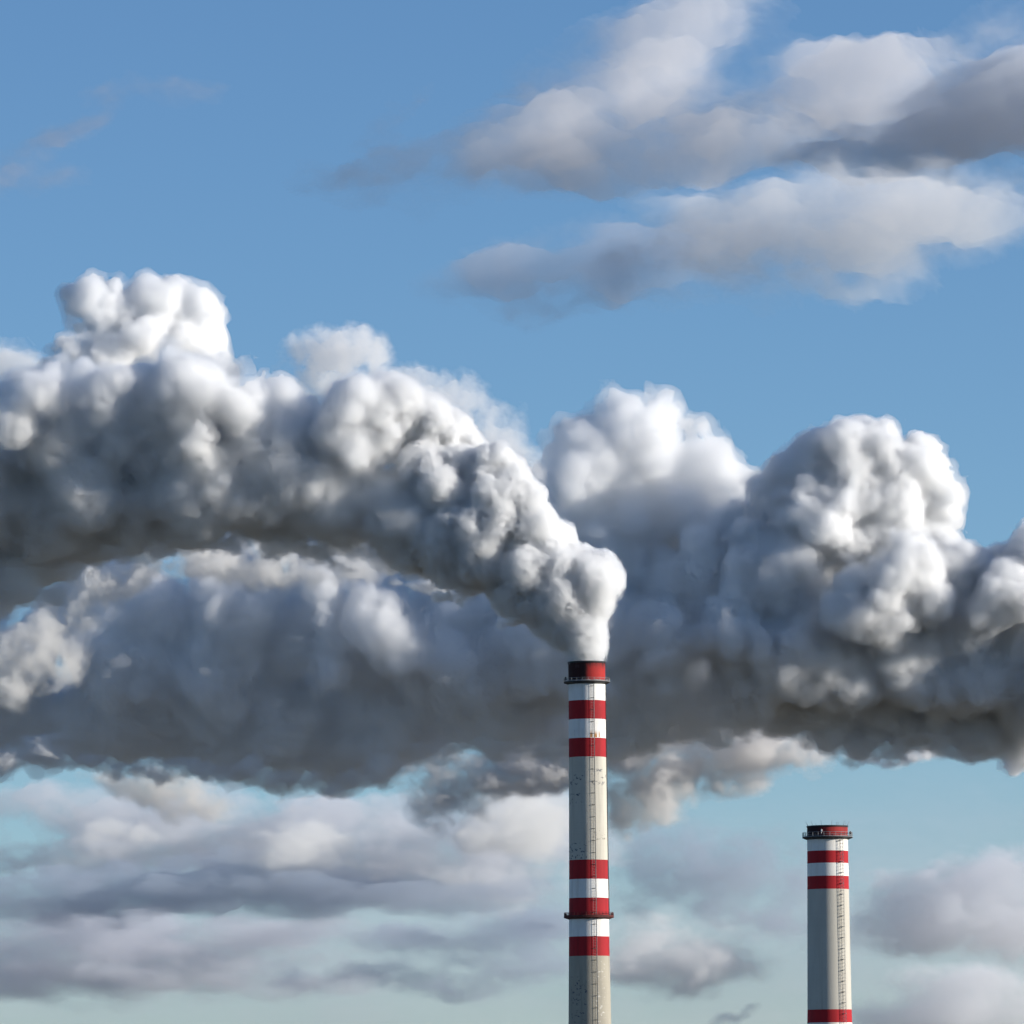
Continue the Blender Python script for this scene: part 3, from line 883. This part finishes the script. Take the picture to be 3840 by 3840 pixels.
cloud('grey blue cloud scrap at the left edge beside the white steam tower',
      [(0, 1340, 130, 60, 0, .9), (60, 1400, 140, 60, 0, .9), (150, 1255, 50, 20, -20, .5)], 3500, 50, 160, .7, 9.1, .05, step=6)
# ragged scraps of steam under the plumes
cloud('sunlit ragged cloud strip under the arch of the front plume',
      [(40, 2480, 130, 120, 40, 1.4), (150, 2350, 150, 100, 40, 1.5), (230, 2490, 80, 60, 40, 1.2), (300, 2230, 160, 90, 25, 1.5), (480, 2115, 190, 80, 15, 1.4), (700, 2075, 260, 70, 0, 1.3), (940, 2080, 160, 80, -10, 1.4), (1200, 2115, 220, 60, 0, 1.1)],
      1690, 20, 130, 1.0, 3.9, .13, col=(.93, .92, .90), step=5, stretch=1.1)
cloud('dark torn steam scrap hanging below the plume left of the taller chimney',
      [(1600, 2900, 140, 110, -40, 1.4), (1680, 2990, 100, 60, -20, 1.2), (1750, 2850, 260, 80, 0, 1.3), (2050, 2830, 220, 80, 0, 1.4), (1900, 2900, 120, 60, 0, .8), (2080, 2740, 170, 100, 0, 1.5)],
      1860, 26, 170, .8, 6.3, .15, col=(.86, .86, .87), step=5, stretch=1.1)
cloud('torn grey brown steam scrap hanging below the plume between the chimneys',
      [(2350, 2880, 130, 130, 0, 1.4), (2450, 2960, 120, 80, 20, 1), (2600, 2820, 260, 110, 10, 1.6), (2850, 2800, 200, 80, 15, 1.5), (3000, 2820, 90, 50, 10, .9), (2400, 2750, 250, 100, 0, 1.4), (2210, 2760, 130, 90, 0, 1.3), (2340, 3020, 80, 50, 0, .8)],
      1860, 26, 170, .8, 2.2, .15, col=(.88, .87, .865), step=5, stretch=1.1)
cloud('tan torn steam scrap below the dark plume at lower left',
      [(560, 2920, 130, 70, -15, 1.2), (700, 2950, 130, 80, -10, 1.2), (420, 2900, 110, 50, -20, .7), (760, 3010, 90, 50, 0, .7)], 1900, 22, 150, .8, 8.8, .12, col=(.92, .90, .87), step=5, stretch=1.1)
cloud('small sunlit steam shred under the dark edge right of the idle chimney',
      [(3350, 2810, 110, 28, 8, 1.2), (3440, 2800, 60, 25, 20, .9), (3200, 2810, 90, 20, 0, .8)], 1900, 12, 70, .8, 5.5, .25, step=4, stretch=1.1)

cloud('faint pinkish grey steam puff peeping over the bend of the front plume',
      [(1560, 1500, 120, 110, -20, 1.4), (1700, 1540, 150, 120, -30, 1.6), (1850, 1640, 130, 110, -35, 1.5), (1970, 1710, 80, 60, -30, 1), (1690, 1430, 50, 30, 0, .6)], 1750, 30, 130, .8, 5.9, .06, step=5, stretch=1.0)
cloud('small wispy white steam tuft above the middle of the front plume',
      [(1170, 1340, 100, 90, 20, 1.3), (1280, 1320, 100, 80, 0, 1.5), (1375, 1330, 50, 80, -10, 1), (1270, 1430, 160, 90, 0, 1.5)], 1700, 22, 110, .95, 8.6, .09, step=5, stretch=1.0)

# low deck of far clouds; their light and shade are put into the colours
D = 7000
cloud('bright cream cloud puff low left of the middle, above the blue grey band', [(1100, 3150, 150, 90, 10, 1.4), (1190, 3190, 110, 60, 0, .9)], D - 600, 220, 240, .6, 3.4, .016, col=(1, .985, .955), step=8)
cloud('bright cream cloud puff just left of the taller chimney shaft', [(1900, 3030, 170, 90, 10, 1.5), (2000, 3090, 130, 90, 0, 1), (1780, 3090, 120, 60, 0, .8)], D - 600, 240, 240, .6, 8.1, .016, col=(1, .985, .955), step=8)
cloud('small pale cloud puff under the tan steam scrap', [(385, 3090, 80, 50, 0, 1.1), (520, 3110, 70, 40, 0, .8)], D - 600, 160, 160, .6, 6.9, .016, col=(1, .985, .955), step=7)
cloud('far cloud bank with bright puffs under the dark plume at lower left',
      [(380, 3090, 150, 80, 0, 1), (700, 3130, 250, 90, 0, .8), (1100, 3150, 230, 150, 0, 1.5), (1500, 3120, 260, 130, 0, 1), (1880, 3040, 200, 130, 10, 1.8), (2050, 3150, 250, 150, 0, 1), (1600, 3270, 500, 90, 0, .9), (180, 3000, 350, 90, 0, 1.0), (700, 3010, 300, 80, 0, 1.0), (1300, 3030, 300, 80, 0, .9), (300, 3190, 400, 110, 0, .8), (900, 3210, 500, 110, 0, .8), (1500, 3210, 450, 110, 0, .8)],
      D, 320, 280, .7, 1.1, .009, col=(.86, .87, .90), step=9)
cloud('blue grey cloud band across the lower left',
      [(250, 3310, 500, 75, 0, 2.0), (800, 3300, 550, 85, 3, 2.0), (1500, 3320, 450, 60, 0, 1.3), (500, 3230, 300, 60, 10, 1)], D - 500, 380, 360, .5, 5.6, .008, col=(.55, .62, .72), step=10, stretch=2.5)  # dark colour stands in for sun blocked from this band
cloud('pale lavender cloud band low at the left edge',
      [(200, 3460, 450, 80, 0, 1.8), (620, 3490, 350, 75, 0, 1.8), (1000, 3470, 400, 70, 0, 1.3), (300, 3610, 550, 80, 0, 1.5), (900, 3620, 450, 70, 0, 1.1)], D + 1400, 350, 340, .6, 9.3, .0075, col=(.76, .77, .82), step=10, stretch=2.6)
cloud('blue grey cloud streaks just left of the taller chimney foot',
      [(1500, 3480, 350, 60, 0, .8), (1900, 3560, 250, 90, 10, .9), (1650, 3640, 300, 50, 0, .6), (1200, 3600, 300, 50, 0, .6), (1950, 3420, 200, 60, 0, .8)], D + 500, 300, 280, .7, 3.8, .009, col=(.58, .64, .73), step=9, stretch=2)
cloud('cream topped cloud right of the taller chimney',
      [(2420, 3520, 180, 110, 0, 1.3), (2600, 3560, 250, 80, 0, .9), (2300, 3600, 150, 70, 0, .8)], D, 280, 250, .65, 6.6, .010, col=(.95, .94, .93), step=8)
cloud('blue grey cloud between the two chimneys',
      [(2500, 3180, 250, 100, 0, .9), (2750, 3220, 250, 120, 0, 1), (2850, 3380, 250, 90, 0, 1), (2450, 3330, 200, 70, 0, .6)], D + 300, 280, 250, .75, 2.9, .009, col=(.60, .65, .73), step=8)
cloud('lavender cloud bank right of the idle chimney with a bright upper edge',
      [(3400, 3340, 180, 90, 10, 1.5), (3600, 3330, 250, 110, 0, 1.4), (3850, 3300, 200, 120, 0, 1.4), (3450, 3460, 400, 80, 0, 1.1), (3800, 3470, 250, 80, 0, 1), (3450, 3240, 90, 40, 20, .7)], D, 300, 270, .65, 7.2, .010, col=(.86, .865, .89), step=8)
cloud('low cream cloud in the bottom right corner',
      [(3520, 3680, 230, 110, 0, 1.4), (3700, 3720, 200, 100, 0, 1.1), (3400, 3780, 250, 90, 0, 1), (3820, 3780, 120, 110, 20, 1.3)], D + 600, 280, 260, .65, 4.1, .010, col=(.93, .925, .925), step=8)
cloud('small dark cloud wisp low between the chimneys', [(2700, 3765, 90, 22, 15, .8), (2770, 3740, 50, 18, 10, .6)], D, 90, 120, .7, 8.2, .012, col=(.55, .6, .7), step=6)
cloud('thin pale veil of far cloud low across the whole sky', [(300, 3650, 1500, 430, 0, .8), (1900, 3650, 1500, 450, 0, .8), (3500, 3450, 1300, 560, 0, .9)], 11000, 500, 900, .3, 3.1, .0011, col=(.96, .90, .95), step=24, stretch=3)
log('clouds')
